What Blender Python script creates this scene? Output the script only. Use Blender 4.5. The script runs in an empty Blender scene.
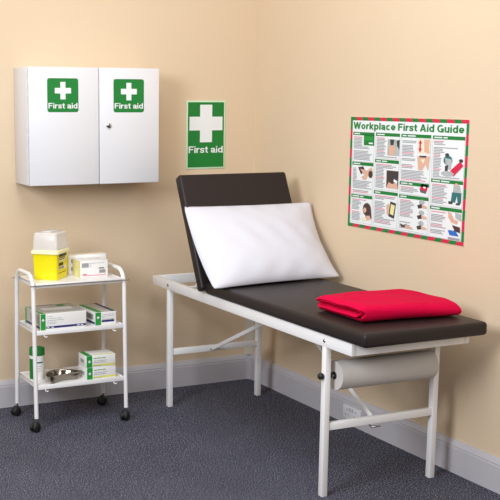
import bpy, bmesh, math, random
from mathutils import Vector, Matrix
random.seed(7)
scene = bpy.context.scene
COL = scene.collection
R = math.radians
PI = math.pi

# ------------------------------------------------------------------ camera
YAW, PITCH, ROLL, FPX = -0.4321, -0.1594, 0.0022, 1083.47
fw = Vector((math.sin(-YAW)*math.cos(PITCH), math.cos(YAW)*math.cos(PITCH), math.sin(PITCH)))
rt = Vector((math.cos(YAW), math.sin(YAW), 0))
up = rt.cross(fw)
r2 = rt*math.cos(ROLL) + up*math.sin(ROLL)
u2 = -rt*math.sin(ROLL) + up*math.cos(ROLL)
cd = bpy.data.cameras.new('camera')
cam = bpy.data.objects.new('camera', cd)
COL.objects.link(cam)
m = Matrix((r2, u2, -fw)).transposed().to_4x4()
m.translation = Vector((-3.1353, -5.3854, 1.6129))
cam.matrix_world = m
cd.sensor_fit = 'HORIZONTAL'
cd.sensor_width = 36
cd.lens = FPX/500*36
cd.shift_x = (250-150)/500
cd.shift_y = (273.917-250)/500
cd.clip_end = 50
scene.camera = cam

# ------------------------------------------------------------------ light
w = bpy.data.worlds.new('world')
scene.world = w
w.use_nodes = True
w.node_tree.nodes['Background'].inputs[0].default_value = (1.0, 0.84, 0.64, 1)
w.node_tree.nodes['Background'].inputs[1].default_value = 0.20

def area(name, loc, target, sx, sy, power, color=(1, 1, 1), spread=180):
    l = bpy.data.lights.new(name, 'AREA')
    l.shape = 'RECTANGLE'; l.size = sx; l.size_y = sy; l.energy = power; l.color = color
    l.spread = R(spread)
    o = bpy.data.objects.new(name, l); COL.objects.link(o)
    o.location = loc
    o.rotation_euler = (Vector(target)-Vector(loc)).to_track_quat('-Z', 'Y').to_euler()
    return o
area('ceiling_light', (-1.7, -2.0, 3.1), (-1.0, -0.9, 0.6), 1.6, 1.6, 40, (0.96, 0.98, 1.03))
area('front_fill', (-1.4, -5.8, 2.3), (-0.8, -0.6, 1.2), 1.6, 1.2, 36, (0.94, 0.98, 1.03))  # unseen fill lamp, added to brighten the front-facing sides
area('left_light', (-4.3, -3.2, 2.5), (-0.3, -1.9, 0.65), 1.3, 1.3, 130, (0.93, 0.985, 1.07))

vs = scene.view_settings
vs.view_transform = 'Standard'
vs.look = 'None'
vs.gamma = 1
vs.exposure = 0.0
vs.use_curve_mapping = False

# ------------------------------------------------------------------ materials
def lin(c):
    return tuple(((v/255)/12.92 if v/255 <= 0.04045 else ((v/255+0.055)/1.055)**2.4) for v in c)

def mat(name, rgb, rough=0.5, metal=0.0, spec=0.5, noise=None, bump=None, trans=0.0, alpha=1.0, sss=0):
    """noise=(scale, amount); bump=(scale, strength)"""
    mm = bpy.data.materials.new(name)
    mm.use_nodes = True
    nt = mm.node_tree
    b = nt.nodes['Principled BSDF']
    c = lin(rgb)+(1,)
    b.inputs['Base Color'].default_value = c
    b.inputs['Roughness'].default_value = rough
    b.inputs['Metallic'].default_value = metal
    b.inputs['Specular IOR Level'].default_value = spec
    b.inputs['Transmission Weight'].default_value = trans
    b.inputs['Alpha'].default_value = alpha
    tc = nt.nodes.new('ShaderNodeTexCoord')
    if noise:
        n = nt.nodes.new('ShaderNodeTexNoise')
        n.inputs['Scale'].default_value = noise[0]; n.inputs['Detail'].default_value = 4
        nt.links.new(tc.outputs['Object'], n.inputs['Vector'])
        mx = nt.nodes.new('ShaderNodeMix'); mx.data_type = 'RGBA'
        a = noise[1]
        mx.inputs[6].default_value = tuple(v*(1-a) for v in c[:3])+(1,)
        mx.inputs[7].default_value = tuple(min(1, v*(1+a)) for v in c[:3])+(1,)
        nt.links.new(n.outputs['Fac'], mx.inputs[0])
        nt.links.new(mx.outputs[2], b.inputs['Base Color'])
    if bump:
        n = nt.nodes.new('ShaderNodeTexNoise')
        n.inputs['Scale'].default_value = bump[0]; n.inputs['Detail'].default_value = 3
        nt.links.new(tc.outputs['Object'], n.inputs['Vector'])
        bp = nt.nodes.new('ShaderNodeBump')
        bp.inputs['Strength'].default_value = bump[1]; bp.inputs['Distance'].default_value = 0.002
        nt.links.new(n.outputs['Fac'], bp.inputs['Height'])
        nt.links.new(bp.outputs['Normal'], b.inputs['Normal'])
    return mm

M = {}
M['wall'] = mat('wall_paint', (223, 200, 169), 0.75, noise=(1.5, 0.03), bump=(180, 0.12), spec=0.25)
M['skirting'] = mat('skirting_gloss', (196, 192, 196), 0.35, noise=(6, 0.03))
M['trunking'] = mat('trunking_plastic', (196, 186, 168), 0.5, noise=(6, 0.03))
M['white_metal'] = mat('white_powder_coat', (243, 241, 239), 0.35, noise=(8, 0.015))
M['cabinet'] = mat('cabinet_white', (228, 228, 230), 0.35, noise=(3, 0.01))
M['seam'] = mat('cabinet_seam', (150, 150, 150), 0.6, noise=(8, 0.03))
M['vinyl'] = mat('dark_brown_vinyl', (36, 28, 28), 0.46, noise=(7, 0.08), bump=(350, 0.15), spec=0.35)
M['linen'] = mat('white_pillow_cotton', (221, 221, 229), 0.9, noise=(4, 0.01), bump=(240, 0.1), spec=0.2)
M['red'] = mat('red_fleece', (212, 0, 62), 0.95, noise=(30, 0.1), bump=(300, 0.35), spec=0.15)
M['green'] = mat('safety_green', (0, 124, 44), 0.5, noise=(20, 0.02))
M['sign_white'] = mat('sign_white', (236, 240, 238), 0.45, noise=(20, 0.01))
M['sign_rim'] = mat('sign_pale_green_rim', (205, 235, 200), 0.45, noise=(20, 0.01))
M['black'] = mat('black_rubber', (26, 25, 25), 0.5, noise=(30, 0.1))
M['chrome'] = mat('chrome', (190, 190, 190), 0.2, metal=1, noise=(10, 0.03))
M['steel'] = mat('polished_steel', (150, 142, 130), 0.1, metal=1, noise=(10, 0.03))
M['paper'] = mat('paper_roll', (206, 200, 194), 0.95, noise=(12, 0.02), bump=(150, 0.2), spec=0.1)
M['grey_plastic'] = mat('grey_plastic', (95, 95, 97), 0.45, noise=(10, 0.05))
M['card_white'] = mat('carton_white', (238, 236, 232), 0.55, noise=(10, 0.015))
M['card_grey'] = mat('carton_grey_print', (188, 184, 170), 0.55, noise=(90, 0.15))
M['card_cream'] = mat('carton_cream', (240, 228, 200), 0.55, noise=(10, 0.02))
M['pale_yellow'] = mat('carton_pale_yellow', (236, 230, 160), 0.55, noise=(10, 0.02))
M['carton_green'] = mat('carton_green', (22, 150, 55), 0.5, noise=(20, 0.03))
M['navy'] = mat('print_navy', (38, 40, 110), 0.5, noise=(20, 0.05))
M['print_grey'] = mat('print_grey', (158, 158, 162), 0.6, noise=(60, 0.08))
M['print_dark'] = mat('print_dark', (60, 56, 54), 0.6, noise=(60, 0.08))
M['print_red'] = mat('print_red', (214, 24, 70), 0.5, noise=(30, 0.04))
M['print_pink'] = mat('print_pink', (226, 120, 140), 0.5, noise=(30, 0.04))
M['print_yellow'] = mat('print_yellow', (226, 222, 70), 0.5, noise=(30, 0.04))
M['skin_print'] = mat('print_skin', (222, 176, 150), 0.6, noise=(40, 0.1))
M['brown_print'] = mat('print_brown', (74, 50, 44), 0.6, noise=(40, 0.2))
M['teal_print'] = mat('print_teal', (44, 112, 112), 0.6, noise=(40, 0.1))
M['blue_print'] = mat('print_blue', (40, 110, 200), 0.6, noise=(40, 0.1))
M['grey_photo'] = mat('print_photo_grey', (178, 184, 182), 0.6, noise=(60, 0.25))
M['yellow_bin'] = mat('yellow_plastic', (242, 226, 0), 0.4, noise=(8, 0.03))
M['cream_lid'] = mat('pale_yellow_plastic', (250, 243, 190), 0.4, noise=(8, 0.02))
M['clear_lid'] = mat('frosted_clear_plastic', (248, 244, 238), 0.3, noise=(8, 0.02), alpha=0.6)
M['void'] = mat('dark_hole', (35, 32, 30), 0.9, noise=(30, 0.1))

def carpet_material():
    mm = bpy.data.materials.new('blue_grey_carpet'); mm.use_nodes = True
    nt = mm.node_tree; b = nt.nodes['Principled BSDF']
    b.inputs['Roughness'].default_value = 0.95
    b.inputs['Specular IOR Level'].default_value = 0.1
    tc = nt.nodes.new('ShaderNodeTexCoord')
    n1 = nt.nodes.new('ShaderNodeTexNoise'); n1.inputs['Scale'].default_value = 190; n1.inputs['Detail'].default_value = 6
    n2 = nt.nodes.new('ShaderNodeTexNoise'); n2.inputs['Scale'].default_value = 120; n2.inputs['Detail'].default_value = 2
    n3 = nt.nodes.new('ShaderNodeTexNoise'); n3.inputs['Scale'].default_value = 3; n3.inputs['Detail'].default_value = 2
    for n in (n1, n2, n3): nt.links.new(tc.outputs['Object'], n.inputs['Vector'])
    cr = nt.nodes.new('ShaderNodeValToRGB')
    e = cr.color_ramp.elements
    e[0].position = 0.36; e[0].color = lin((40, 42, 56))+(1,)
    e[1].position = 0.50; e[1].color = lin((72, 75, 92))+(1,)
    x = e.new(0.58); x.color = lin((112, 113, 128))+(1,)
    x = e.new(0.66); x.color = lin((205, 202, 205))+(1,)
    nt.links.new(n1.outputs['Fac'], cr.inputs[0])
    cr2 = nt.nodes.new('ShaderNodeValToRGB')
    cr2.color_ramp.elements[0].position = 0.60; cr2.color_ramp.elements[0].color = (0, 0, 0, 1)
    cr2.color_ramp.elements[1].position = 0.72; cr2.color_ramp.elements[1].color = (1, 1, 1, 1)
    nt.links.new(n2.outputs['Fac'], cr2.inputs[0])
    mx = nt.nodes.new('ShaderNodeMix'); mx.data_type = 'RGBA'
    mx.inputs[7].default_value = lin((120, 104, 100))+(1,)
    nt.links.new(cr2.outputs[0], mx.inputs[0]); nt.links.new(cr.outputs[0], mx.inputs[6])
    mx2 = nt.nodes.new('ShaderNodeMix'); mx2.data_type = 'RGBA'; mx2.blend_type = 'MULTIPLY'
    mx2.inputs[0].default_value = 0.35
    nt.links.new(mx.outputs[2], mx2.inputs[6]); nt.links.new(n3.outputs['Fac'], mx2.inputs[7])
    nt.links.new(mx2.outputs[2], b.inputs['Base Color'])
    bp = nt.nodes.new('ShaderNodeBump'); bp.inputs['Strength'].default_value = 0.6; bp.inputs['Distance'].default_value = 0.004
    nt.links.new(n1.outputs['Fac'], bp.inputs['Height']); nt.links.new(bp.outputs['Normal'], b.inputs['Normal'])
    return mm
M['carpet'] = carpet_material()

# ------------------------------------------------------------------ mesh builder
I4 = Matrix.Identity(4)
def T(x, y, z): return Matrix.Translation((x, y, z))
def RX(a): return Matrix.Rotation(a, 4, 'X')
def RY(a): return Matrix.Rotation(a, 4, 'Y')
def RZ(a): return Matrix.Rotation(a, 4, 'Z')

# sans-serif lettering drawn as broad strokes; cap height 1
def _el(cx, cy, rx, ry, a0, a1, n=18):
    return [(cx+rx*math.cos(R(a0+(a1-a0)*i/n)), cy+ry*math.sin(R(a0+(a1-a0)*i/n))) for i in range(n+1)]
XH = 0.74
def glyphs(t):
    h = t/2; my = XH/2; ry = XH/2-h; rx = 0.30-h
    return {
        'F': (0.60, [[(h, 0), (h, 1)], [(0, 1-h), (0.60, 1-h)], [(h, 0.52), (0.54, 0.52)]]),
        'i': (t, [[(h, 0), (h, XH)], [(h, 0.85), (h, 1)]]),
        'l': (t, [[(h, 0), (h, 1)]]),
        'r': (0.38, [[(h, 0), (h, XH)], [(h, XH*0.5), (h+0.06, XH-h-0.10), (h+0.16, XH-h-0.01), (0.40, XH-h)]]),
        's': (0.52, [[(0.50, XH-0.22), (0.43, XH-h-0.03), (0.27, XH-h), (0.12, XH-h-0.04), (h, XH-0.21), (0.14, my+0.04), (0.40, my-0.05), (0.52-h, 0.21), (0.42, h+0.03), (0.26, h), (0.09, h+0.04), (0.03, 0.22)]]),
        't': (0.37, [[(0.17, 0.94), (0.17, 0.22), (0.20, h+0.03), (0.28, h), (0.37, h)], [(0, XH-h), (0.37, XH-h)]]),
        'a': (0.56, [[(0.05, XH-0.24), (0.10, XH-h-0.04), (0.27, XH-h), (0.42, XH-h-0.04), (0.53-h, XH-0.22), (0.53-h, 0.10), (0.56, 0)], [(0.53-h, my+0.04), (0.22, my), (0.09, my-0.09), (0.09, h+0.07), (0.20, h), (0.34, h+0.03), (0.53-h, 0.26)]]),
        'd': (0.60, [[(0.60-h, 0), (0.60-h, 1)], _el(0.30, my, rx, ry, 0, 360)]),
        'o': (0.60, [_el(0.30, my, rx, ry, 0, 360)]),
        'p': (0.60, [[(h, -0.27), (h, XH)], _el(0.30, my, rx, ry, 0, 360)]),
        'c': (0.56, [_el(0.30, my, rx, ry, 42, 318)]),
        'e': (0.58, [_el(0.30, my, rx, ry, 0, 322), [(0.06, my-0.02), (0.30+rx+h*0.9, my-0.02)]]),
        'u': (0.57, [[(h, XH), (h, 0.26), (0.13, h+0.04), (0.25, h), (0.38, h+0.04), (0.57-h, 0.25)], [(0.57-h, XH), (0.57-h, 0)]]),
        'k': (0.56, [[(h, 0), (h, 1)], [(0.50, XH), (0.10, 0.28)], [(0.22, 0.44), (0.50, 0)]]),
        'A': (0.74, [[(0.08, 0), (0.37, 0.98)], [(0.66, 0), (0.37, 0.98)], [(0.18, 0.28), (0.56, 0.28)]]),
        'G': (0.76, [_el(0.39, 0.5, 0.39-h, 0.5-h, 48, 340), [(0.42, 0.44), (0.76, 0.44)], [(0.76-h, 0.46), (0.76-h, 0)]]),
        'W': (1.00, [[(0.07, 1), (0.27, 0.02)], [(0.27, 0.02), (0.50, 0.98)], [(0.50, 0.98), (0.73, 0.02)], [(0.73, 0.02), (0.93, 1)]]),
    }
def lettering(txt, t):
    g = glyphs(t); x = 0; quads = []
    for ch in txt:
        if ch == ' ': x += 0.26; continue
        adv, strokes = g[ch]
        for k, st in enumerate(strokes):
            closed = math.hypot(st[0][0]-st[-1][0], st[0][1]-st[-1][1]) < 1e-6
            P_ = st[:-1] if closed else st
            n = len(P_); L = []; Rr = []
            for i, p in enumerate(P_):
                a = P_[(i-1) % n] if (closed or i > 0) else p
                b = P_[(i+1) % n] if (closed or i < n-1) else p
                dx, dy = b[0]-a[0], b[1]-a[1]; q = math.hypot(dx, dy); nx, ny = -dy/q*t/2, dx/q*t/2
                L.append((p[0]+nx+x, p[1]+ny)); Rr.append((p[0]-nx+x, p[1]-ny))
            for i in range(n if closed else n-1):
                j = (i+1) % n; quads.append(([Rr[i], Rr[j], L[j], L[i]], k))
        x += adv+0.085
    return quads, x-0.085

class MB:
    def __init__(s):
        s.v = []; s.f = []; s.mi = []; s.sm = []; s.mats = []
    def mid(s, m):
        if m not in s.mats: s.mats.append(m)
        return s.mats.index(m)
    def add(s, vs_, fs, m, X=I4, smooth=False):
        k = len(s.v); i = s.mid(m)
        s.v += [tuple(X @ Vector(p)) for p in vs_]
        for f in fs:
            s.f.append(tuple(k+j for j in f)); s.mi.append(i); s.sm.append(smooth)
        return s
    def box(s, a, b, m, X=I4, bev=0.0, seg=2):
        lo = [min(a[i], b[i]) for i in range(3)]; hi = [max(a[i], b[i]) for i in range(3)]
        bm = bmesh.new()
        bmesh.ops.create_cube(bm, size=1)
        for v in bm.verts:
            v.co = Vector([(lo[i]+hi[i])/2+v.co[i]*(hi[i]-lo[i]) for i in range(3)])
        if bev: bmesh.ops.bevel(bm, geom=list(bm.edges), offset=bev, segments=seg, affect='EDGES', profile=0.5)
        bm.verts.index_update()
        s.add([tuple(v.co) for v in bm.verts], [tuple(v.index for v in f.verts) for f in bm.faces], m, X, bool(bev))
        bm.free(); return s
    def tube(s, pts, r, m, X=I4, n=14, cap=True, rs=None):
        pts = [Vector(p) for p in pts]; vs_ = []; fs = []
        d0 = (pts[1]-pts[0]).normalized()
        ref = Vector((0, 0, 1)) if abs(d0.z) < 0.9 else Vector((1, 0, 0))
        a = d0.cross(ref).normalized()
        for i, p in enumerate(pts):
            d = (pts[min(i+1, len(pts)-1)]-pts[max(i-1, 0)]).normalized()
            a = (a-d*a.dot(d)).normalized(); b = d.cross(a)
            rr = rs[i] if rs else r
            for j in range(n):
                t = 2*PI*j/n
                vs_.append(tuple(p+(a*math.cos(t)+b*math.sin(t))*rr))
        for i in range(len(pts)-1):
            for j in range(n):
                fs.append((i*n+j, i*n+(j+1) % n, (i+1)*n+(j+1) % n, (i+1)*n+j))
        s.add(vs_, fs, m, X, True)
        if cap:
            s.add(vs_[:n], [tuple(range(n))[::-1]], m, X); s.add(vs_[-n:], [tuple(range(n))], m, X)
        return s
    def lathe(s, prof, m, X=I4, n=32, smooth=True):
        vs_ = []; fs = []
        for r_, z in prof:
            for j in range(n):
                t = 2*PI*j/n; vs_.append((r_*math.cos(t), r_*math.sin(t), z))
        for i in range(len(prof)-1):
            for j in range(n):
                fs.append((i*n+j, i*n+(j+1) % n, (i+1)*n+(j+1) % n, (i+1)*n+j))
        s.add(vs_, fs, m, X, smooth); return s
    def poly(s, pts, m, X=I4):
        s.add([(p[0], p[1], p[2] if len(p) > 2 else 0) for p in pts], [tuple(range(len(pts)))], m, X); return s
    def rect(s, x0, y0, x1, y1, m, X=I4, w=0):
        x0, x1 = min(x0, x1), max(x0, x1); y0, y1 = min(y0, y1), max(y0, y1)
        return s.poly([(x0, y0, w), (x1, y0, w), (x1, y1, w), (x0, y1, w)], m, X)
    def text(s, txt, x, y, width, height, m, X=I4, w=0, t=0.17):
        """lettering filling width x height (cap height), lower left of the caps at x,y"""
        qs, adv = lettering(txt, t); sx = width/adv
        for q, k in qs:
            s.poly([(x+px*sx, y+py*height, w+k*0.00004) for px, py in q], m, X)
        return s
    def build(s, name, parent=None):
        me = bpy.data.meshes.new(name)
        me.from_pydata(s.v, [], s.f)
        for mm in s.mats: me.materials.append(M[mm])
        me.polygons.foreach_set('material_index', s.mi)
        me.polygons.foreach_set('use_smooth', s.sm)
        me.update()
        o = bpy.data.objects.new(name, me); COL.objects.link(o)
        if parent: o.parent = parent
        return o

def sharpen(o, ang=40):
    bm = bmesh.new(); bm.from_mesh(o.data)
    bmesh.ops.recalc_face_normals(bm, faces=bm.faces)
    for e in bm.edges:
        if len(e.link_faces) == 2 and e.calc_face_angle(0) > R(ang): e.smooth = False
    bm.to_mesh(o.data); bm.free(); return o

def tag(o, label=None, cat=None, group=None, kind=None):
    for k, v in (('label', label), ('category', cat), ('group', group), ('kind', kind)):
        if v: o[k] = v
    return o
def thing(name, loc, label, cat, rz=0, group=None):
    o = bpy.data.objects.new(name, None); COL.objects.link(o)
    o.location = loc; o.rotation_euler = (0, 0, rz); o.empty_display_size = 0.05
    return tag(o, label, cat, group)

# frames for flat print: u right, v up, w towards the viewer
def frame(origin, u, v):
    u = Vector(u).normalized(); v = Vector(v).normalized(); n = u.cross(v)
    x = Matrix((u, v, n)).transposed().to_4x4(); x.translation = Vector(origin); return x

# ------------------------------------------------------------------ setting
SK_T, SK_H = 0.02, 0.146
X0, Y0, ZC = -5.4, -6.8, 3.4
tag(MB().box((X0, Y0, -0.05), (0.0, 0.0, 0.0), 'carpet').build('floor'), kind='structure')
tag(MB().box((X0, 0.0, -0.05), (0.1, 0.1, ZC), 'wall').build('wall_back'), kind='structure')
tag(MB().box((0.0, Y0, -0.05), (0.1, 0.0, ZC), 'wall').build('wall_right'), kind='structure')

# skirting board profile (distance from wall, z), bevelled top with a small groove
prof = [(0, 0), (SK_T, 0), (SK_T, 0.112), (SK_T-0.003, 0.116), (SK_T-0.002, 0.122), (SK_T-0.009, 0.138), (0.006, SK_H), (0, SK_H)]
def extrude_profile(p0, p1, nrm, p0cut, p1cut):
    """p0, p1 on the wall line; cut = how much the run shortens per unit of profile depth"""
    d = (Vector(p1)-Vector(p0)).normalized(); n = Vector(nrm); vs_ = []; k = len(prof)
    for p, c in ((Vector(p0), p0cut), (Vector(p1), -p1cut)):
        for a, z in prof:
            q = p+n*a+d*(a*c); vs_.append((q.x, q.y, z))
    fs = [(i, (i+1) % k, k+(i+1) % k, k+i) for i in range(k)]+[tuple(range(k))[::-1], tuple(range(k, 2*k))]
    return vs_, fs
mb = MB(); v_, f_ = extrude_profile((X0, 0, 0), (0, 0, 0), (0, -1, 0), 0, 1); mb.add(v_, f_, 'skirting')
tag(sharpen(mb.build('baseboard_back')), kind='structure')
mb = MB(); v_, f_ = extrude_profile((0, 0, 0), (0, Y0, 0), (-1, 0, 0), 1, 0); mb.add(v_, f_, 'skirting')
tag(sharpen(mb.build('baseboard_right')), kind='structure')

# rounded fillet trim in the corner: on the skirting, and a strip of trunking above it
def corner_fillet(z0, z1, off, rad, m, name):
    n = 10; vs_ = []
    arc = [(-off, -off)] + [(-off-rad+rad*math.sin(t), -off-rad+rad*math.cos(t)) for t in [PI/2*i/n for i in range(n+1)]]
    # arc runs from the back run to the right run, bulging into the corner
    for z in (z0, z1): vs_ += [(x, y, z) for x, y in arc]
    k = len(arc)
    fs = [(i, (i+1) % k, k+(i+1) % k, k+i) for i in range(k)]+[tuple(range(k))[::-1], tuple(range(k, 2*k))]
    mb = MB(); mb.add(vs_, fs, m)
    return tag(sharpen(mb.build(name)), kind='structure')
corner_fillet(0.0, 0.13, SK_T, 0.03, 'skirting', 'trim_1')
mb = MB()
mb.add([(0, 0, SK_H), (-0.042, 0, SK_H), (-0.042, -0.006, SK_H), (-0.006, -0.042, SK_H), (0, -0.042, SK_H),
        (0, 0, 0.74), (-0.042, 0, 0.74), (-0.042, -0.006, 0.74), (-0.006, -0.042, 0.74), (0, -0.042, 0.74)],
       [(0, 1, 6, 5), (1, 2, 7, 6), (2, 3, 8, 7), (3, 4, 9, 8), (4, 0, 5, 9), (4, 3, 2, 1, 0), (5, 6, 7, 8, 9)], 'trunking')
tag(sharpen(mb.build('trim_2')), kind='structure')

# ------------------------------------------------------------------ double socket on the skirting
def make_socket():
    t = thing('wall_socket', (-SK_T-0.001, -1.055, 0.063), 'white double plug socket low on the skirting board of the right wall', 'socket')
    X = frame((0, 0, 0), (0, -1, 0), (0, 0, 1))   # seen from -x
    mb = MB(); mb.box((-0.073, -0.036, -0.001), (0.073, 0.036, 0.009), 'cabinet', X, 0.003)
    for cx in (-0.036, 0.036):
        for dx, dy, a, b in ((0, 0.016, 0.004, 0.008), (-0.011, -0.008, 0.007, 0.004), (0.011, -0.008, 0.007, 0.004)):
            mb.box((cx+dx-a/2, dy-b/2, 0.0085), (cx+dx+a/2, dy+b/2, 0.0094), 'void', X)
    mb.build('face_plate', t)
    for cx in (-0.012, 0.012):
        MB().box((cx-0.006, 0.012, 0.007), (cx+0.006, 0.03, 0.013), 'skirting', X, 0.0015).build('rocker_switch', t)
make_socket()

# ------------------------------------------------------------------ signs and cabinet
def rounded_rect(x0, y0, x1, y1, r, n=5):
    pts = []
    for cx, cy, a0 in ((x1-r, y0+r, -90), (x1-r, y1-r, 0), (x0+r, y1-r, 90), (x0+r, y0+r, 180)):
        for i in range(n+1):
            a = R(a0+90*i/n); pts.append((cx+r*math.cos(a), cy+r*math.sin(a)))
    return pts
def cross(mb, cx, cy, L, t, m, X, w):
    h = t/2; l = L/2
    p = [(-h, -l), (h, -l), (h, -h), (l, -h), (l, h), (h, h), (h, l), (-h, l), (-h, h), (-l, h), (-l, -h), (-h, -h)]
    mb.poly([(cx+a, cy+b, w) for a, b in p], m, X)

def make_cabinet():
    x0, x1, zb, zt, D = -1.4181, -0.7085, 1.1853, 1.7726, 0.2332
    t = thing('first_aid_cabinet', (x0, 0, zb), 'white two-door metal first aid cabinet with green cross stickers hung on the back wall', 'cabinet')
    W, H = x1-x0, zt-zb
    mb = MB(); mb.box((0, -D+0.022, 0), (W, -0.001, H), 'cabinet', bev=0.004)
    mb.box((0.004, -D+0.012, 0.006), (W-0.004, -D+0.024, H-0.006), 'seam')
    mb.build('body', t)
    split = 0.372
    for k, (a, b) in enumerate(((0.0, split), (split+0.004, W))):
        d = MB().box((a, -D, 0.0), (b, -D+0.019, H), 'cabinet', bev=0.004).build('door', t)
        if k == 0:
            cx0, cx1, ty0, ty1 = 0.096, 0.261, H-0.222, H-0.055
        else:
            cx0, cx1, ty0, ty1 = 0.452, 0.622, H-0.224, H-0.056
        X = frame((0, -D-0.0006, 0), (1, 0, 0), (0, 0, 1))
        s = MB(); s.poly(rounded_rect(cx0, ty0, cx1, ty1, 0.012), 'green', X)
        w_ = cx1-cx0; cc = (cx0+cx1)/2
        cross(s, cc, ty1-w_*0.37, w_*0.52, w_*0.165, 'sign_white', X, 0.0006)
        s.text('First aid', cx0+w_*0.035, ty0+w_*0.11, w_*0.93, w_*0.165, 'sign_white', X, 0.0006, t=0.16)
        tag(s.build('sticker', d), 'green first aid sticker')
        for i in range(9):     # piano hinge knuckles on the outer edge
            hx = -0.001 if k == 0 else W+0.001
            if k == 0 or True:
                z = 0.03+i*(H-0.06)/8
                MB().tube([(hx, -D+0.022, z-0.020), (hx, -D+0.022, z+0.020)], 0.003, 'cabinet', n=8).build('hinge_knuckle', t)
        if k == 1:
            l = MB(); Y = T(0.424, -D, H-0.29) @ RX(PI/2)
            l.lathe([(0, 0.009), (0.011, 0.009), (0.013, 0.006), (0.013, -0.002)], 'chrome', Y, 20)
            l.build('lock', d)
            MB().box((0.419, -D-0.011, H-0.302), (0.4265, -D-0.008, H-0.286), 'black', bev=0.001).build('lock_cover', d)
make_cabinet()

def make_wall_sign():
    sx, sz, sw, sh = -0.4347, 1.6091, 0.2426, 0.3758
    t = thing('first_aid_sign', (sx, 0, sz-sh), 'rectangular green first aid sign with white cross on back wall above the couch', 'sign')
    X = frame((0, -0.0045, 0), (1, 0, 0), (0, 0, 1))
    MB().box((0, -0.0042, 0), (sw, -0.0005, sh), 'sign_rim', bev=0.0008).build('sign_board', t)
    mb = MB(); b = 0.009
    mb.rect(b, b, sw-b, sh-b, 'green', X)
    mb.build('green_field', t)
    mb = MB(); cross(mb, sw/2, sh*0.665, sw*0.85, sw*0.31, 'sign_white', X, 0.0006)
    mb.build('white_cross', t)
    mb = MB(); mb.text('First aid', sw*0.06, sh*0.235, sw*0.88, sh*0.098, 'sign_white', X, 0.0006, t=0.16)
    mb.build('lettering', t)
make_wall_sign()

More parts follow.
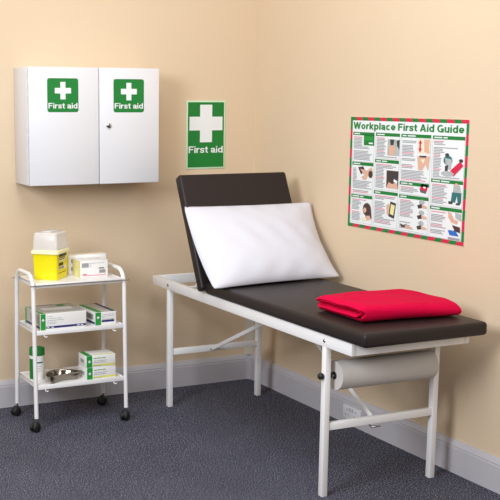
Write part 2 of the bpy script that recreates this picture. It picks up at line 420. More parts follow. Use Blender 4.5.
# ------------------------------------------------------------------ poster
def make_poster():
    Wp, Hp = 0.8481, 0.5342
    t = thing('first_aid_poster', (0, -0.9372, 1.5329-Hp), 'large white first aid guide poster with red and green striped border on the right wall', 'poster')
    # local u along -y; v measured down from the top
    F = frame((-0.0035, 0, Hp), (0, -1, 0), (0, 0, 1))
    MB().box((-0.003, 0, 0), (-0.0005, -Wp, Hp), 'sign_white').build('poster_sheet', t)
    U = lambda u: u*Wp
    V = lambda v: -v*Hp
    mb = MB(); bw = 0.0165
    def strip(p0, p1, inward, n, flip):
        p0 = Vector(p0); p1 = Vector(p1); d = (p1-p0)/n; nn = Vector(inward)*bw; sl = d.normalized()*bw*0.6
        for i in range(n):
            a = p0+d*i; b = p0+d*(i+1)
            s0 = sl if i > 0 else sl*0; s1 = sl if i < n-1 else sl*0
            q = [a-s0/2, b-s1/2, b+nn+s1/2, a+nn+s0/2]
            if flip: q = q[::-1]
            mb.poly([(p.x, p.y, 0) for p in q], 'green' if i % 2 == 0 else 'print_red', F)
    strip((0, 0), (Wp, 0), (0, -1), 18, True)
    strip((0, -Hp), (Wp, -Hp), (0, 1), 18, False)
    strip((0, -bw), (0, -Hp+bw), (1, 0), 11, False)
    strip((Wp, -bw), (Wp, -Hp+bw), (-1, 0), 11, True)
    mb.build('striped_border', t)
    mb = MB(); mb.text('Workplace First Aid Guide', U(0.03), V(0.108), U(0.935), Hp*0.062, 'green', F, 0.0004, t=0.195)
    mb.build('title', t)
    cols = [(0.028, 0.229, [(0.135, 0.40), (0.405, 0.69), (0.70, 0.955)]),
            (0.243, 0.457, [(0.133, 0.355), (0.365, 0.63), (0.642, 0.955)]),
            (0.470, 0.716, [(0.133, 0.53), (0.537, 0.642), (0.65, 0.955)]),
            (0.730, 0.976, [(0.135, 0.48), (0.487, 0.70), (0.71, 0.965)])]
    pics = {(0, 0): (0.132, 0.16, 0.228, 0.25), (0, 1): (0.085, 0.44, 0.227, 0.56), (0, 2): (0.135, 0.765, 0.229, 0.935),
            (1, 0): (0.352, 0.185, 0.457, 0.325), (1, 1): (0.352, 0.455, 0.457, 0.61), (1, 2): (0.36, 0.715, 0.45, 0.87),
            (2, 0): (0.61, 0.17, 0.712, 0.43), (2, 1): (0.64, 0.54, 0.712, 0.62), (2, 2): (0.61, 0.67, 0.715, 0.94),
            (3, 0): (0.815, 0.275, 0.972, 0.455), (3, 1): (0.872, 0.515, 0.972, 0.68), (3, 2): (0.872, 0.74, 0.972, 0.93)}
    rnd = random.Random(3)
    for ci, (u0, u1, ps) in enumerate(cols):
        for pi_, (v0, v1) in enumerate(ps):
            p = MB()
            e = 0.0012
            for (a, b, c, dd) in ((u0, v0, u1, v0), (u0, v1, u1, v1)):
                p.rect(U(a), V(b)-e/2, U(c), V(b)+e/2, 'print_grey', F, 0.0003)
            for uu in (u0, u1):
                p.rect(U(uu)-e/2, V(v0), U(uu)+e/2, V(v1), 'print_grey', F, 0.0003)
            p.rect(U(u0), V(v0), U(u1), V(v0+0.028), 'green', F, 0.0005)
            # heading and text lines, too small to read in the photograph
            x = u0+0.012
            for k in range(rnd.choice((1, 2))):
                l = rnd.uniform(0.03, 0.07); p.rect(U(x), V(v0+0.019), U(x+l), V(v0+0.009), 'sign_white', F, 0.0008); x += l+0.01
            pc = pics[(ci, pi_)]
            v = v0+0.045; k = 0
            while v < v1-0.012:
                lim = u1-0.01
                if pc[1]-0.012 < v < pc[3]+0.008: lim = pc[0]-0.01
                if ci == 3 and pi_ == 0 and v < 0.27: lim = u0+0.10+0.12*(k % 5 == 4)
                m_ = 'print_pink' if k % 9 == 0 else 'print_grey'
                x = u0+0.010
                if not (rnd.random() < 0.12) and lim-x > 0.02:
                    p.rect(U(x), V(v+0.0035), U(x+(lim-x)*rnd.uniform(0.72, 1.0)), V(v-0.0035), m_, F, 0.0004)
                v += 0.0125; k += 1
            # generic little pictures
            a, b, c, dd = pc
            def q(m_, pts, w_):
                pts = [(U(a+(c-a)*s_), V(b+(dd-b)*t_)) for s_, t_ in pts]
                ar = sum(pts[i][0]*pts[(i+1) % len(pts)][1]-pts[(i+1) % len(pts)][0]*pts[i][1] for i in range(len(pts)))
                if ar < 0: pts = pts[::-1]
                p.poly([(s_, t_, w_) for s_, t_ in pts], m_, F)
            def el(m_, cx, cy, rx, ry, w_, n=14):
                q(m_, [(cx+rx*math.cos(2*PI*i/n), cy+ry*math.sin(2*PI*i/n)) for i in range(n)], w_)
            full = [(0, 0), (1, 0), (1, 1), (0, 1)]
            key = (ci, pi_)
            if key == (0, 0):
                q('green', full, .0005); q('carton_green', [(.1, .1), (.9, .1), (.9, .5), (.1, .5)], .0008); q('sign_white', [(.5, .7), (.9, .7), (.9, .85), (.5, .85)], .001)
            elif key == (0, 1):
                q('brown_print', [(.0, .1), (.35, 0), (.5, .4), (.2, .6)], .0005); q('skin_print', [(.15, .2), (.6, .3), (.9, .0), (1, .4), (.6, .8), (.45, .7)], .0007)
                el('brown_print', .85, .55, .14, .28, .0009); el('skin_print', .45, .85, .18, .16, .0009)
            elif key == (0, 2):
                el('brown_print', .5, .35, .42, .35, .0005); q('brown_print', [(.2, .3), (.9, .3), (1, .8), (.4, .8)], .0006); el('skin_print', .3, .4, .16, .14, .0009)
                el('card_cream', .2, .9, .22, .12, .0009); q('skin_print', [(.4, .7), (.8, .65), (.95, .85), (.5, .95)], .001)
            elif key == (1, 0):
                q('grey_photo', full, .0005); q('print_dark', [(.2, 0), (.55, 0), (.5, .35), (.25, .4)], .0008); q('print_dark', [(.75, .1), (1, 0), (1, .6), (.8, .4)], .0008)
                q('skin_print', [(.1, .4), (.45, .35), (.7, .6), (.5, 1), (.15, 1)], .0009)
            elif key == (1, 1):
                q('brown_print', full, .0005); el('print_dark', .55, .3, .3, .25, .0007); q('skin_print', [(.0, 1), (.2, .65), (.5, .75), (.9, .6), (1, 1)], .0008); q('sign_white', [(.65, .45), (.95, .55), (.9, .7), (.6, .6)], .001)
            elif key == (1, 2):
                q('skin_print', [(0, .3), (.3, .15), (.35, .95), (.05, .8)], .0005); q('print_dark', [(.4, .05), (.95, .12), (.8, 1), (.25, .9)], .0008); q('pale_yellow', [(.48, .2), (.85, .25), (.73, .82), (.38, .75)], .001)
            elif key == (2, 0):
                q('card_cream', [(0, 0), (1, 0), (1, .46), (0, .46)], .0004); q('print_red', [(.2, .02), (.35, .14), (.26, .14), (.26, .3), (.36, .3), (.2, .44), (.06, .3), (.14, .3), (.14, .14), (.05, .14)], .0008)
                q('skin_print', [(.5, 0), (.95, 0), (.9, .25), (.95, .45), (.55, .4)], .0008)
                q('skin_print', [(0, .55), (1, .53), (.9, 1), (.7, .8), (.4, 1), (.1, .98)], .0008); q('brown_print', [(.15, .53), (.75, .52), (.7, .58), (.2, .58)], .001); q('card_cream', [(.3, .65), (.65, .62), (.5, .78)], .001)
            elif key == (2, 1):
                q('print_red', [(.2, 0), (.95, .1), (.8, .75), (0, .6)], .0005); q('grey_plastic', [(0, .6), (.8, .75), (.7, 1), (.1, .9)], .0006); q('sign_white', [(.45, .25), (.7, .3), (.62, .48), (.4, .42)], .0008)
            elif key == (2, 2):
                for yy in (0.0, 0.33, 0.66):
                    el('grey_photo', .5, yy+.09, .22, .08, .0006); q('print_dark', [(.15, yy+.2), (.5, yy+.14), (.6, yy+.26), (.25, yy+.3)], .0008); q('skin_print', [(.5, yy+.16), (.9, yy+.2), (.95, yy+.27), (.55, yy+.27)], .0009)
                q('print_dark', [(-1.2, .84), (-.9, .9), (-.6, .82), (-.7, .95), (-1.05, .96)], .0008); q('skin_print', [(-.7, .86), (-.25, .92), (-.3, .99), (-.8, .97)], .0009)
            elif key == (3, 0):
                el('teal_print', .25, .3, .22, .22, .0006); el('print_dark', .2, .06, .1, .08, .0008); q('grey_photo', [(.1, .2), (.45, .25), (.4, .7), (.2, .7)], .0007)
                q('print_dark', [(.12, .55), (.28, .5), (.25, .8), (.12, .8)], .0008); q('print_red', [(.38, .75), (.85, .3), (1, .5), (.55, 1)], .0008); el('print_dark', .88, .28, .1, .08, .0009)
                el('grey_photo', .25, .9, .32, .12, .0009)
            elif key == (3, 1):
                q('grey_photo', [(.35, 0), (.8, .05), (.95, .4), (.3, .4)], .0005); q('teal_print', [(.25, .4), (.95, .4), (.95, .9), (.7, .9), (.62, .55), (.5, .9), (.18, .85)], .0007)
                q('print_dark', [(0, .85), (.35, .85), (.3, .98), (0, .98)], .0008); q('print_dark', [(.6, .9), (.9, .9), (.85, 1), (.55, 1)], .0008); el('skin_print', .55, .02, .12, .08, .0009)
            elif key == (3, 2):
                q('skin_print', [(0, 0), (.25, .05), (.5, .3), (.8, .35), (.7, .5), (.3, .45), (.05, .25)], .0006); q('grey_photo', [(.55, 0), (1, .05), (1, .35), (.6, .25)], .0006)
                q('blue_print', [(.05, .8), (.6, .75), (.9, 1), (.2, 1)], .0007); q('brown_print', [(.35, .55), (.95, .6), (1, .85), (.6, .8)], .0008); q('sign_white', [(.0, .58), (.4, .62), (.5, .8), (.1, .75)], .0009)
            tag(p.build('printed_panel', t), None)
    MB().rect(U(0.46), V(0.972), U(0.72), V(0.966), 'print_grey', F, 0.0004).build('imprint_line', t)
    MB().rect(U(0.88), V(0.965), U(0.97), V(0.945), 'print_grey', F, 0.0004).build('imprint_box', t)
make_poster()

# ------------------------------------------------------------------ treatment couch
def make_couch():
    xn, xf, yl, yr, zt, fh = -0.711, -0.133, -0.164, -1.994, 0.680, 0.049
    o = thing('treatment_couch', ((xn+xf)/2, (yl+yr)/2, 0), 'dark brown padded treatment couch with raised backrest on white metal frame', 'treatment couch')
    O = T(-(xn+xf)/2, -(yl+yr)/2, 0)
    zb = zt-fh; rw = 0.024
    mb = MB()
    mb.box((xn, yr, zb), (xn+rw, yl, zt), 'white_metal', O, 0.0015)
    mb.box((xf-rw, yr, zb), (xf, yl, zt), 'white_metal', O, 0.0015)
    mb.box((xn+rw, yr, zb), (xf-rw, yr+rw, zt), 'white_metal', O, 0.0015)
    mb.box((xn+rw, yl-rw, zb), (xf-rw, yl, zt), 'white_metal', O, 0.0015)
    for yy in (-0.83, -1.35): mb.box((xn+rw, yy-rw/2, zb+0.01), (xf-rw, yy+rw/2, zt-0.002), 'white_metal', O, 0.0015)
    mb.build('bed_frame', o)
    la, lb = 0.026, 0.029
    ly = {'R': -1.806, 'L': -0.352}
    for k, yy in ly.items():
        for xx in (xn+la/2, xf-la/2-(0.012 if k == 'L' else 0)):
            MB().box((xx-la/2, yy-lb/2, 0.0), (xx+la/2, yy+lb/2, zb), 'white_metal', O, 0.0015).build('leg', o)
        MB().box((xn+la, yy-0.010, 0.280), (xf-la, yy+0.012, 0.312), 'white_metal', O, 0.0015).build('crossbar', o)
    # folding braces from the middle of each crossbar up to the frame
    xm = -0.45
    for (y0, y1, z1) in ((-1.80, -1.165, 0.64), (-0.36, -1.13, 0.64)):
        b = MB(); w_ = 0.0105
        d = Vector((0, y1-y0, z1-0.292)).normalized()
        for s_ in (1,):
            L = math.hypot(y1-y0, z1-0.292)
            X = O @ T(xm, y0, 0.292) @ Matrix.Rotation(math.atan2(z1-0.292, y1-y0), 4, 'X')
            b.box((-0.004, 0, -w_), (0.004, L, w_), 'white_metal', X, 0.0015)
        b.build('folding_brace', o)
        mb = MB(); X = O @ T(xm-0.006, y0-0.005 if y0 < -1 else y0, 0.292) @ RY(-PI/2)
        mb.lathe([(0, 0.008), (0.006, 0.006), (0.007, 0)], 'chrome', X, 12)
        mb.build('brace_bolt', o)
    # locking catch hanging from the right crossbar
    MB().tube([(-0.475, -1.80, 0.279), (-0.47, -1.815, 0.268), (-0.43, -1.82, 0.270)], 0.004, 'chrome', O, 8).build('brace_catch', o)
    # dark bracket behind the near right leg
    mb = MB(); mb.tube([(xn+0.018, -1.765, 0.640), (xn+0.018, -1.772, 0.612), (xn+0.018, -1.796, 0.592)], 0.008, 'grey_plastic', O, 10)
    mb.build('corner_bracket', o)
    for yy in ly.values():
        mb = MB(); mb.lathe([(0, 0.004), (0.006, 0.003), (0.0085, 0)], 'chrome', O @ T(xn, yy, zt-0.024) @ RY(-PI/2), 14)
        mb.build('frame_bolt', o)
    # roll spindle with black end knobs
    mb = MB(); mb.tube([(xn-0.006, -1.806, 0.507), (xf+0.004, -1.806, 0.507)], 0.006, 'chrome', O, 10); mb.build('roll_spindle', o)
    for xx, a in ((xn-0.001, -PI/2), (xn+la+0.014, -PI/2)):
        mb = MB(); mb.lathe([(0, 0.022), (0.010, 0.021), (0.0135, 0.016), (0.0135, 0.005), (0.009, 0), (0.0, 0)], 'black', O @ T(xx, -1.806, 0.510) @ RY(a), 18)
        mb.build('knob', o)
    # seat pad
    mb = MB(); mb.box((-0.722, -2.092, zt+0.002), (-0.122, -0.785, 0.738), 'vinyl', O, 0.016, 4)
    sp = sharpen(mb.build('seat_pad', o), 80)
    # backrest
    X = O @ T(0, -0.756, 0.684) @ RX(R(64.1))
    mb = MB(); mb.box((-0.746, 0, 0), (-0.124, 0.600, 0.054), 'vinyl', X, 0.014, 4)
    mb.build('backrest', o)
    mb = MB(); mb.box((-0.70, 0.02, -0.014), (-0.15, 0.56, 0.001), 'void', X, 0.002); mb.build('backrest_board', o)
    # support strut and hinge plate
    for xx in (-0.655, -0.19):
        mb = MB(); mb.box((xx-0.003, -0.79, zt-0.035), (xx+0.003, -0.70, zt+0.018), 'white_metal', O, 0.001)
        mb.build('hinge_plate', o)
    for xx in (-0.60, -0.24):
        mb = MB(); mb.tube([(xx, -0.632, 0.90), (xx, -0.46, 0.655)], 0.007, 'white_metal', O, 10); mb.build('backrest_strut', o)
    mb = MB(); mb.tube([(xn+rw-0.002, -0.46, 0.655), (xf-rw+0.002, -0.46, 0.655)], 0.008, 'white_metal', O, 10); mb.build('ratchet_bar', o)
    return o
make_couch()

# paper roll between the right legs
t = thing('paper_couch_roll', (-0.4155, -1.806, 0.507), 'roll of white couch paper mounted under the foot end of the couch', 'paper roll')
X = RY(PI/2)
mb = MB(); h = 0.242; r = 0.0605
mb.lathe([(0.0165, -h), (r-0.001, -h), (r, -h+0.001), (r, h-0.001), (r-0.001, h), (0.0165, h), (0.0165, -h)], 'paper', X, 48)
sharpen(mb.build('paper_sheet', t), 30)
mb = MB(); mb.lathe([(0.0075, -h-0.001), (0.0165, -h-0.001), (0.0165, h+0.001), (0.0075, h+0.001), (0.0075, -h-0.001)], 'void', X, 24)
tag(mb.build('core_tube', t), 'dark hollow core')

# ------------------------------------------------------------------ pillow
def make_pillow():
    BL = Vector((-0.786, -1.005, 0.745)); BR = Vector((-0.046, -0.945, 0.745))
    TL = Vector((-0.750, -0.612, 1.092)); TR = Vector((-0.022, -0.625, 1.088))
    nu, nv = 56, 40
    n = -((BR-BL).cross(TL-BL)).normalized()     # towards the wall side
    nf = -n                                       # front
    front = []; back = []
    rnd = random.Random(5)
    ph = [rnd.uniform(0, 6.28) for _ in range(12)]
    for j in range(nv+1):
        for i in range(nu+1):
            u = i/nu; v = j/nv
            a = 2*u-1; b = 2*v-1
            # pulled in sides, pointed corners
            k = 0.030*(1-a*a)*b; k2 = 0.016*(1-b*b)*a
            uu = u-k2*0.5; vv = v-k*0.5
            # soften corners
            cr = max(0, abs(a)-0.9)/0.1*max(0, abs(b)-0.9)/0.1
            uu -= 0.004*cr*a; vv -= 0.006*cr*b
            p = BL*(1-uu)*(1-vv)+BR*uu*(1-vv)+TL*(1-uu)*vv+TR*uu*vv
            # bottom edge sags down between the corners where it sits on the seat
            e = (1-abs(a)**3.2)*(1-abs(b)**2.6)
            th = 0.082*max(0, e)**0.72*(1.0-0.22*b)
            p = p+n*0.034*(1-b*b)*(0.35+0.65*a*a)
            wr = 0.0020*math.sin(17*a+6*b+ph[0])*math.sin(3*b+ph[1])+0.0022*math.sin(9*b-14*a+ph[2])*(1-e)
            wr += 0.0040*math.exp(-((a+0.9-0.15*b)/0.05)**2)*math.sin(6*b+ph[4])*(1-b*b)
            front.append(p+nf*(th*0.95+wr*min(1, e*3)+0.002))
            back.append(p-nf*(th*0.42+0.002))
    def fix(p):
        # the pillow rests on the pad (z 0.738) and on the backrest face
        q = Vector(p)
        yb = -0.7975+(q.z-0.713)*0.4855-0.0045
        if q.x > -0.735 and q.x < -0.115 and q.y > yb: q.y = yb
        if q.z < 0.7405: q.z = 0.7405
        if q.x > -0.006: q.x = -0.006
        return q
    front = [fix(p) for p in front]; back = [fix(p) for p in back]
    vs_ = [tuple(p) for p in front]+[tuple(p) for p in back]
    N = len(front); fs = []; W = nu+1
    for j in range(nv):
        for i in range(nu):
            a = j*W+i
            fs.append((a, a+1, a+W+1, a+W)); fs.append((N+a, N+a+W, N+a+W+1, N+a+1))
    for i in range(nu):
        fs.append((i, N+i, N+i+1, i+1)); a = nv*W+i; fs.append((a, a+1, N+a+1, N+a))
    for j in range(nv):
        a = j*W; fs.append((a, a+W, N+a+W, N+a)); a = j*W+nu; fs.append((a, N+a, N+a+W, a+W))
    mb = MB(); mb.add(vs_, fs, 'linen', smooth=True)
    o = sharpen(mb.build('pillow'), 170)
    tag(o, 'white cotton pillow leaning on the raised backrest of the couch', 'pillow')
make_pillow()

# ------------------------------------------------------------------ folded red blanket
def make_blanket():
    z0 = 0.7395
    yL, yR = -1.612, -1.940
    th = 0.0110
    zs = [0.008, 0.0255, 0.043, 0.0605]
    path = []
    # bottom layer left to right
    n = 16
    def seg(ya, yb, z, k=n):
        for i in range(k): path.append((ya+(yb-ya)*i/(k-1), z))
    def arc(yc, za, zb_, right, rx=None):
        rz = (zb_-za)/2; zc = (za+zb_)/2; rx = rx or abs(rz)
        for i in range(1, 10):
            a = -PI/2+PI*i/10
            path.append((yc+(-1 if right else 1)*rx*math.cos(a), zc+rz*math.sin(a)))
    seg(yL-0.012, yR+0.03, zs[0]); arc(yR+0.03, zs[0], zs[3], True, 0.03)
    seg(yR+0.03, yL-0.02, zs[3]); arc(yL-0.02, zs[3], zs[1], False, 0.018)
    seg(yL-0.02, yR+0.045, zs[1]); arc(yR+0.045, zs[1], zs[2], True, 0.012)
    seg(yR+0.045, yL-0.022, zs[2])
    # offset ribbon
    P_ = [Vector((0, y, z)) for y, z in path]
    a_, b_ = [], []
    for i, p in enumerate(P_):
        d = (P_[min(i+1, len(P_)-1)]-P_[max(i-1, 0)]).normalized(); nn = Vector((0, -d.z, d.y))
        a_.append(p+nn*th/2); b_.append(p-nn*th/2)
    loop = a_+b_[::-1]; K = len(loop)
    xa, xb = -0.616, -0.150; ns = 40
    vs_ = []; fs = []
    for s in range(ns+1):
        x = xa+(xb-xa)*s/ns; f = s/ns
        e = min(f, 1-f)*ns
        r_ = 1.0 if e >= 2 else (0.985 if e >= 1 else 0.96)
        for k, p in enumerate(loop):
            y, z = p.y, p.z
            hump = 1+0.05*math.sin(3.1*f+0.6)+0.03*math.sin(11*f+9*y)
            zz = 0.002+z*hump*(0.93 if e < 1 else 1)*(1-0.10*f)
            zz += 0.0016*math.sin(40*y+7*f)*(z/0.06)
            yy = y+0.006*math.sin(5*f+z*50)+(0.010*f if y > -1.7 else 0)-0.03*f*(y < -1.8)*(1 if z > 0 else 0)
            xx = x+0.010*math.sin(z*190+3*y)*(1-f)+0.008*math.sin(20*y)*(f > .9)
            if f > 0.9: xx += -0.012*abs(z-0.03)/0.03*(f-0.9)*10
            vs_.append((xx, yy, z0+max(0.0005, zz)))
    for s in range(ns):
        for k in range(K):
            k2 = (k+1) % K
            fs.append((s*K+k, s*K+k2, (s+1)*K+k2, (s+1)*K+k))
    h = len(a_)
    for s in (0, ns):
        for i in range(h-1):
            q = (s*K+i, s*K+i+1, s*K+K-2-i, s*K+K-1-i)
            fs.append(q if s else q[::-1])
    mb = MB(); mb.add(vs_, fs, 'red', smooth=True)
    o = sharpen(mb.build('folded_blanket'), 60)
    bv = o.modifiers.new('bevel', 'BEVEL'); bv.width = 0.003; bv.segments = 2; bv.limit_method = 'ANGLE'; bv.angle_limit = R(60)
    tag(o, 'bright red blanket folded in layers lying on the foot end of the couch', 'blanket')
make_blanket()

# ------------------------------------------------------------------ trolley
TX0, TX1, TY0, TY1 = -1.487, -1.008, -0.485, -0.178
def make_trolley():
    cx, cy = (TX0+TX1)/2, (TY0+TY1)/2
    o = thing('three_tier_trolley', (cx, cy, 0), 'white metal trolley with three shelves on black castors below the cabinet', 'trolley')
    O = T(-cx, -cy, 0)
    r = 0.0105; zt = 0.772; rc = 0.07
    tp = lambda z: 0.026*max(0, z-0.066)/0.7      # hoops lean in slightly towards the top
    for x in (TX0, TX1):
        f0 = TY0+0.026; f1 = TY1-0.026
        pts = [(x, TY0+tp(z), z) for z in (0.066, 0.3, 0.5, zt-rc)]
        for i in range(1, 9):
            a = PI/2*i/8; pts.append((x, f0+rc-rc*math.cos(a), zt-rc+rc*math.sin(a)))
        for i in range(0, 9):
            a = PI/2*i/8; pts.append((x, f1-rc+rc*math.sin(a), zt-rc+rc*math.cos(a)))
        pts += [(x, TY1-tp(z), z) for z in (0.5, 0.3, 0.066)]
        MB().tube(pts, r, 'white_metal', O, 16).build('side_frame', o)
    for z, top in ((0.729, 1), (0.497, 0), (0.226, 0)):
        mb = MB(); a0, a1, b0, b1 = TX0+0.011, TX1-0.011, TY0+0.002+tp(z)*0.6, TY1-0.002-tp(z)*0.8
        mb.box((a0, b0, z-0.003), (a1, b1, z), 'white_metal', O)
        # folded rim
        mb.box((a0, b0-0.002, z-0.019), (a1, b0+0.004, z+0.003), 'white_metal', O, 0.001)
        mb.box((a0, b1-0.004, z-0.019), (a1, b1+0.002, z+0.003), 'white_metal', O, 0.001)
        mb.box((a0, b0, z-0.019), (a0+0.004, b1, z+0.003), 'white_metal', O, 0.001)
        mb.box((a1-0.004, b0, z-0.019), (a1, b1, z+0.003), 'white_metal', O, 0.001)
        s = mb.build('shelf', o)
        for xx in (TX0+0.05, TX1-0.065):
            mb = MB(); mb.tube([(xx, b0+0.003, z-0.017), (xx, b0-0.001, z-0.026), (xx+0.006, b0-0.007, z-0.030), (xx+0.013, b0-0.006, z-0.027)], 0.0028, 'white_metal', O, 8)
            if not top: mb.build('hook', s)
    for y, zz in ((TY0+0.004, 0.7235), (TY1-0.02, 0.7235)):
        yy = y if y < -0.4 else TY1-0.0105
        mb = MB(); mb.tube([(TX0-0.020, yy, zz), (TX1+0.020, yy, zz)], 0.0032, 'chrome', O, 10); mb.build('rail', o)
    for x in (TX0, TX1):
        for y in (TY0, TY1):
            c = bpy.data.objects.new('castor', None); COL.objects.link(c); c.parent = o; c.location = (x-cx, y-cy, 0); c.empty_display_size = .02
            a = random.uniform(0.3, 0.9)
            Z = RZ(a)
            MB().tube([(0, 0, 0.052), (0, 0, 0.074)], 0.005, 'chrome', Z, 10).build('stem', c)
            mb = MB()
            n = 10   # domed hood over the two wheels
            prof_ = [(0.0215*math.cos(PI/2*i/n)+0.0, 0.0285+0.026*math.sin(PI/2*i/n)) for i in range(n+1)]
            mb.lathe([(0.0215, 0.024)]+prof_, 'black', Z @ T(-0.008, 0, 0), 20)
            mb.build('hood', c)
            for sx in (-1, 1):
                mb = MB(); X = Z @ T(-0.010, sx*0.011, 0.0235) @ RX(PI/2)
                mb.lathe([(0, -0.008), (0.019, -0.008), (0.0232, -0.005), (0.0232, 0.005), (0.019, 0.008), (0, 0.008)], 'black', X, 24)
                mb.build('wheel', c)
make_trolley()

# ------------------------------------------------------------------ things on the trolley
def carton(name, loc, size, rz, label, cat, art, side='card_white', top='card_white', group=None):
    """closed carton; art(mb, X_front, X_left, X_top, X_right) adds the print"""
    w_, d_, h_ = size
    t = thing(name, loc, label, cat, rz, group)
    mb = MB(); mb.box((-w_/2, -d_/2, 0), (w_/2, d_/2, h_), 'card_white', bev=0.0015)
    e = 0.0003
    XF = frame((-w_/2, -d_/2-e, 0), (1, 0, 0), (0, 0, 1))
    XL = frame((-w_/2-e, d_/2, 0), (0, -1, 0), (0, 0, 1))
    XT = frame((-w_/2, -d_/2, h_+e), (1, 0, 0), (0, 1, 0))
    XR = frame((w_/2+e, -d_/2, 0), (0, 1, 0), (0, 0, 1))
    b = 0.0015
    if side != 'card_white': mb.rect(b, b, d_-b, h_-b, side, XL); mb.rect(b, b, d_-b, h_-b, side, XR)
    if top != 'card_white': mb.rect(b, b, w_-b, d_-b, top, XT)
    mb.build('carton', t)
    p = MB(); art(p, XF, XL, XT, XR, w_, d_, h_)
    p.build('printing', t)
    return t

def lines(p, X, x0, x1, ys, m='print_grey', hh=0.0022, seed=1):
    rr = random.Random(seed)
    for y in ys:
        x = x0
        while x < x1-0.004:
            l = rr.uniform(0.006, 0.02); p.rect(x, y, min(x+l, x1*rr.uniform(0.85, 1)), y+hh, m, X, 0.0003); x += l+0.0025
            if rr.random() < 0.1: break

ZM = 0.4973
# middle shelf, wide carton
def art_c(p, F, L, Tt, Rr, w_, d_, h_):
    g = 0.026
    p.rect(0.001, 0.001, g, h_-0.001, 'carton_green', F, 0.0002)
    p.poly([(0.001, d_*0.97, .0002), (0.001, 0.001, .0002), (g, 0.001, .0002), (g*0.5, d_*0.3, .0002), (g*.25, d_*0.97, .0002)], 'carton_green', Tt)
    p.rect(d_*0.04, 0.001, d_*0.12, h_-0.001, 'carton_green', L, 0.0002)
    p.rect(d_*0.12, 0.006, d_*0.95, 0.017, 'navy', L, 0.0002)
    p.rect(d_*0.35, h_*0.35, d_*0.9, h_*0.8, 'print_grey', L, 0.0002)
    cross(p, g*0.5, h_*0.62, 0.014, 0.005, 'sign_white', F, 0.0005)
    lines(p, F, g+0.008, g+0.10, [h_*0.80, h_*0.68, h_*0.56], seed=3)
    lines(p, F, g+0.008, g+0.065, [h_*0.45, h_*0.36], 'print_grey', 0.0018, seed=4)
    p.rect(g+0.002, 0.007, w_-0.002, 0.018, 'navy', F, 0.0002)
    for x in (g+0.006, g+0.03, w_-0.05, w_-0.03): p.rect(x, 0.0105, x+0.013, 0.0145, 'sign_white', F, 0.0005)
    p.rect(w_*0.2, d_*0.15, w_*0.97, d_*0.22, 'print_grey', Tt, 0.0002)
    p.rect(w_*0.2, d_*0.35, w_*0.85, d_*0.62, 'card_white', Tt, 0.0004)
    p.rect(w_*0.62, d_*0.70, w_*0.80, d_*0.92, 'carton_green', Tt, 0.0004)
    p.rect(w_*0.15, d_*0.9, w_*0.6, d_*0.96, 'navy', Tt, 0.0003)
carton('dressing_box', (-1.332, -0.342, ZM), (0.242, 0.225, 0.082), R(1.5), 'wide white carton with green corner and navy stripe on the left of middle shelf', 'box', art_c, top='card_grey', side='card_grey')

def art_d(p, F, L, Tt, Rr, w_, d_, h_):
    g = 0.032
    p.rect(0.001, 0.001, g, h_-0.001, 'carton_green', F, 0.0002)
    cross(p, g*0.5, h_*0.6, 0.015, 0.005, 'sign_white', F, 0.0005)
    p.poly([(w_*.12, .001, .0002), (w_*.35, .001, .0002), (w_*.25, d_*.95, .0002), (w_*.05, d_*.95, .0002)], 'carton_green', Tt)
    p.rect(w_*0.80, 0.001, w_*0.95, d_-0.002, 'navy', Tt, 0.0003)
    p.rect(w_*0.95, 0.001, w_*0.995, d_*.6, 'carton_green', Tt, 0.0003)
    p.rect(0.002, 0.005, d_-0.002, 0.016, 'navy', L, 0.0002)
    p.rect(d_*0.05, h_*.4, d_*.9, h_*.8, 'print_grey', L, 0.0002)
    lines(p, F, g+0.006, w_-0.006, [h_*0.78, h_*0.66, h_*0.54, h_*.42], seed=8)
    p.rect(g+0.004, 0.014, w_-0.012, 0.025, 'navy', F, 0.0002)
carton('narrow_dressing_box', (-1.108, -0.334, ZM), (0.116, 0.235, 0.066), R(2), 'narrow white carton with green band, turned at an angle, on the middle shelf', 'box', art_d, top='card_grey')

# top shelf
ZT = 0.7293
def art_a(p, F, L, Tt, Rr, w_, d_, h_):
    p.rect(0.008, h_*0.6, 0.045, h_*0.86, 'print_grey', F, 0.0002)
    lines(p, F, 0.05, w_-0.01, [h_*0.83, h_*0.74, h_*0.64], seed=11)
    p.rect(w_-0.05, h_*.5, w_-0.02, h_*.56, 'print_dark', F, .0002)
    for i in range(8): p.rect(w_-0.046+i*0.0042, h_*0.24, w_-0.0435+i*0.0042, h_*0.44, 'print_dark', F, 0.0003)
    p.rect(0.012, h_*0.10, w_-0.012, h_*0.145, 'print_pink', F, 0.0002)
    p.rect(0.012, h_*0.17, 0.035, h_*0.22, 'print_red', F, 0.0002)
carton('glove_box', (-1.134, -0.322, ZT), (0.148, 0.11, 0.086), R(-1), 'white carton with barcode and pink line on the right of the top shelf', 'box', art_a, side='pale_yellow')
def art_b(p, F, L, Tt, Rr, w_, d_, h_):
    for z in (0.2, 0.6): p.rect(w_*0.08, h_*z, w_*0.105, h_*(z+.2), 'brown_print', F, 0.0003)
    p.rect(w_*.2, h_*.1, w_*.9, h_*.14, 'print_pink', F, .0003)
carton('cream_glove_box', (-1.126, -0.236, ZT), (0.205, 0.055, 0.101), R(-2), 'cream carton lying behind the barcoded white carton on the top shelf', 'box', art_b, side='card_cream', top='card_cream')

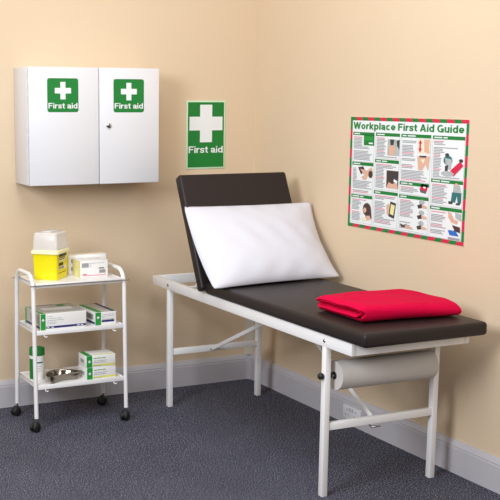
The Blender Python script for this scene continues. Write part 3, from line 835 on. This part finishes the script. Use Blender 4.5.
# bottom shelf
ZB = 0.2263
def art_e(p, F, L, Tt, Rr, w_, d_, h_):
    g = 0.034
    p.rect(0.004, 0.001, g, h_-0.0005, 'carton_green', F, 0.0002)
    p.poly([(.002, .001, .0002), (g, .001, .0002), (g-.008, d_-.002, .0002), (-.0+.001, d_-.002, .0002)], 'carton_green', Tt)
    cross(p, g*0.55, h_*0.5, 0.014, 0.005, 'sign_white', F, 0.0005)
    lines(p, F, g+0.008, g+0.075, [h_*0.72], 'carton_green', 0.004, seed=5)
    lines(p, F, g+0.008, g+0.09, [h_*0.50, h_*.36], 'print_grey', 0.003, seed=6)
    p.rect(g+0.002, 0.005, w_-0.002, 0.013, 'print_yellow', F, 0.0002)
    p.rect(g+0.006, 0.006, g+0.05, 0.009, 'print_grey', F, 0.0004)
    p.rect(w_*.3, .01, w_*.97, .022, 'print_yellow', Tt, .0002)
    p.rect(d_*.3, h_*.3, d_*.75, h_*.6, 'print_grey', L, .0003)
G = 'stacked cartons on the bottom shelf'
carton('plaster_box', (-1.137, -0.412, ZB), (0.160, 0.108, 0.061), R(0.5), 'lower of two stacked white cartons with green band and yellow line, bottom shelf', 'box', art_e, group=G)
carton('plaster_box', (-1.137, -0.412, ZB+0.0616), (0.159, 0.107, 0.060), R(-1), 'upper of two stacked white cartons with green band and yellow line, bottom shelf', 'box', art_e, group=G)

# wipes tub
def make_tub():
    t = thing('wipes_tub', (-1.430, -0.335, ZB), 'white cylindrical wipes tub with green lid beside the steel dish', 'tub')
    r_ = 0.0375; h_ = 0.162
    mb = MB(); mb.lathe([(0, 0), (r_-0.002, 0), (r_, 0.002), (r_, 0.122), (r_-0.001, 0.124), (0, 0.124)], 'card_white', n=40); sharpen(mb.build('tub_body', t))
    mb = MB(); mb.lathe([(0, 0.1245), (r_+0.0015, 0.1245), (r_+0.0015, 0.155), (r_-0.002, h_-.002), (r_-0.006, h_), (r_-0.007, h_-0.003), (0, h_-0.003)], 'green', n=40); sharpen(mb.build('lid', t))
    def wrap(a0, a1, z0, z1, m_, off=0.0004):
        n = 12; vs_ = []; fs = []
        for i in range(n+1):
            a = R(a0+(a1-a0)*i/n)
            for z in (z0, z1): vs_.append(((r_+off)*math.cos(a), (r_+off)*math.sin(a), z))
        for i in range(n): fs.append((2*i, 2*i+2, 2*i+3, 2*i+1))
        mb = MB(); mb.add(vs_, fs, m_, smooth=True); return mb
    lb = wrap(170, 232, 0.004, 0.108, 'green')
    b2 = wrap(236, 300, 0.086, 0.094, 'teal_print')
    lb.v += b2.v; 
    k = len(lb.v)-len(b2.v)
    i = lb.mid('teal_print')
    for f in b2.f: lb.f.append(tuple(j+k for j in f)); lb.mi.append(i); lb.sm.append(True)
    for z, a1 in ((0.07, 290), (0.058, 280), (0.046, 288)):
        b2 = wrap(242, a1, z, z+0.0025, 'print_grey'); k = len(lb.v); i = lb.mid('print_grey'); lb.v += b2.v
        for f in b2.f: lb.f.append(tuple(j+k for j in f)); lb.mi.append(i); lb.sm.append(True)
    tag(lb.build('printed_label', t), 'green and white printed label')
make_tub()

# kidney dish
def make_dish():
    n = 64
    def outline(sc, z):
        pts = []
        for i in range(n):
            a = 2*PI*i/n
            x = 0.115*math.cos(a); y = 0.048*math.sin(a)
            # kidney: bend the ellipse so that the front side is concave
            y += 0.030*(x/0.115)**2*-1+0.012
            x *= sc; y = (y)*sc if sc < 1 else y
            pts.append((x, y, z))
        return pts
    prof_ = [(0.70, 0.002, 1), (0.80, 0.003, 1), (0.90, 0.014, 1), (0.965, 0.033, 1), (1.0, 0.041, 1), (1.03, 0.042, 1), (1.035, 0.040, 1), (1.0, 0.039, 1), (0.955, 0.031, 1), (0.885, 0.012, 1), (0.79, 0.0, 1), (0.70, 0.0, 1)]
    vs_ = []; fs = []
    def ring(sc, z):
        out = []
        for i in range(n):
            a = 2*PI*i/n
            x0 = 0.115*math.cos(a); w_ = 0.045+0.0*x0
            y0 = w_*math.sin(a)
            c = -0.046*(x0/0.115)**2+0.016          # spine of the kidney
            y0 = c+y0*(0.7+0.3*sc)*sc/ (0.7+0.3*sc)
            out.append((x0*sc*1.0, y0, z))
        return out
    for sc, z, _ in prof_: vs_ += ring(sc, z)
    K = len(prof_)
    for k in range(K-1):
        for i in range(n):
            fs.append((k*n+i, k*n+(i+1) % n, (k+1)*n+(i+1) % n, (k+1)*n+i))
    fs.append(tuple(range(n))); fs.append(tuple(range((K-1)*n, K*n))[::-1])
    mb = MB(); mb.add(vs_, fs, 'steel', smooth=True)
    o = sharpen(mb.build('kidney_dish'), 60)
    o.location = (-1.332, -0.414, ZB+0.0003); o.rotation_euler = (0, 0, R(14)); o.scale = (0.84, 1.0, 0.95)
    tag(o, 'polished steel kidney dish on the bottom shelf of the trolley', 'dish')
make_dish()

# sharps bin
def make_bin():
    t = thing('sharps_bin', (-1.341, -0.306, ZT), 'yellow sharps bin with frosted clear lid on the top shelf', 'sharps bin', rz=R(-42))
    def loft(secs, m_, capb=True, capt=True):
        vs_ = []; fs = []; n = None
        for (a, b, r_, z) in secs:
            p = rounded_rect(-a, -b, a, b, r_, 4); n = len(p); vs_ += [(x, y, z) for x, y in p]
        for k in range(len(secs)-1):
            for i in range(n): fs.append((k*n+i, k*n+(i+1) % n, (k+1)*n+(i+1) % n, (k+1)*n+i))
        if capb: fs.append(tuple(range(n))[::-1])
        if capt: fs.append(tuple(range((len(secs)-1)*n, len(secs)*n)))
        mb = MB(); mb.add(vs_, fs, m_, smooth=True); return mb
    sharpen(loft([(.059, .069, .008, 0), (.061, .071, .009, 0.002), (.066, .077, .010, 0.128)], 'yellow_bin').build('bin_body', t))
    sharpen(loft([(.070, .081, .010, 0.1285), (.074, .085, .012, 0.131), (.074, .085, .012, 0.141), (.070, .080, .012, 0.147), (.067, .077, .012, .149)], 'cream_lid').build('rim', t))
    sharpen(loft([(.066, .076, .012, 0.1492), (.065, .075, .013, 0.19), (.062, .072, .014, 0.228), (.055, .066, .015, .2345)], 'clear_lid').build('lid', t))
    l = loft([(.026, .056, .010, 0.2347), (.024, .053, .010, 0.240)], 'clear_lid'); l.build('lid_flap', t)
    # printed label on the right hand face
    p = MB(); X = frame((0.0615, -0.055, 0), (0.0, 1, 0), (0.039, 0, 1))
    p.rect(0.004, 0.115, 0.098, 0.128, 'print_dark', X, 0.0012)
    p.rect(0.004, 0.088, 0.098, 0.112, 'pale_yellow', X, 0.001)
    for y in (0.108, 0.099): p.rect(0.008, y, 0.085, y+0.004, 'print_dark', X, 0.0016)
    p.rect(0.004, 0.070, 0.060, 0.084, 'print_dark', X, 0.001)
    p.rect(0.004, 0.052, 0.095, 0.066, 'card_white', X, 0.001)
    for y in (0.060, 0.054): p.rect(0.010, y, 0.075, y+0.003, 'print_dark', X, 0.0016)
    p.rect(0.004, 0.033, 0.098, 0.0355, 'print_dark', X, 0.001)
    p.build('warning_label', t)
make_bin()
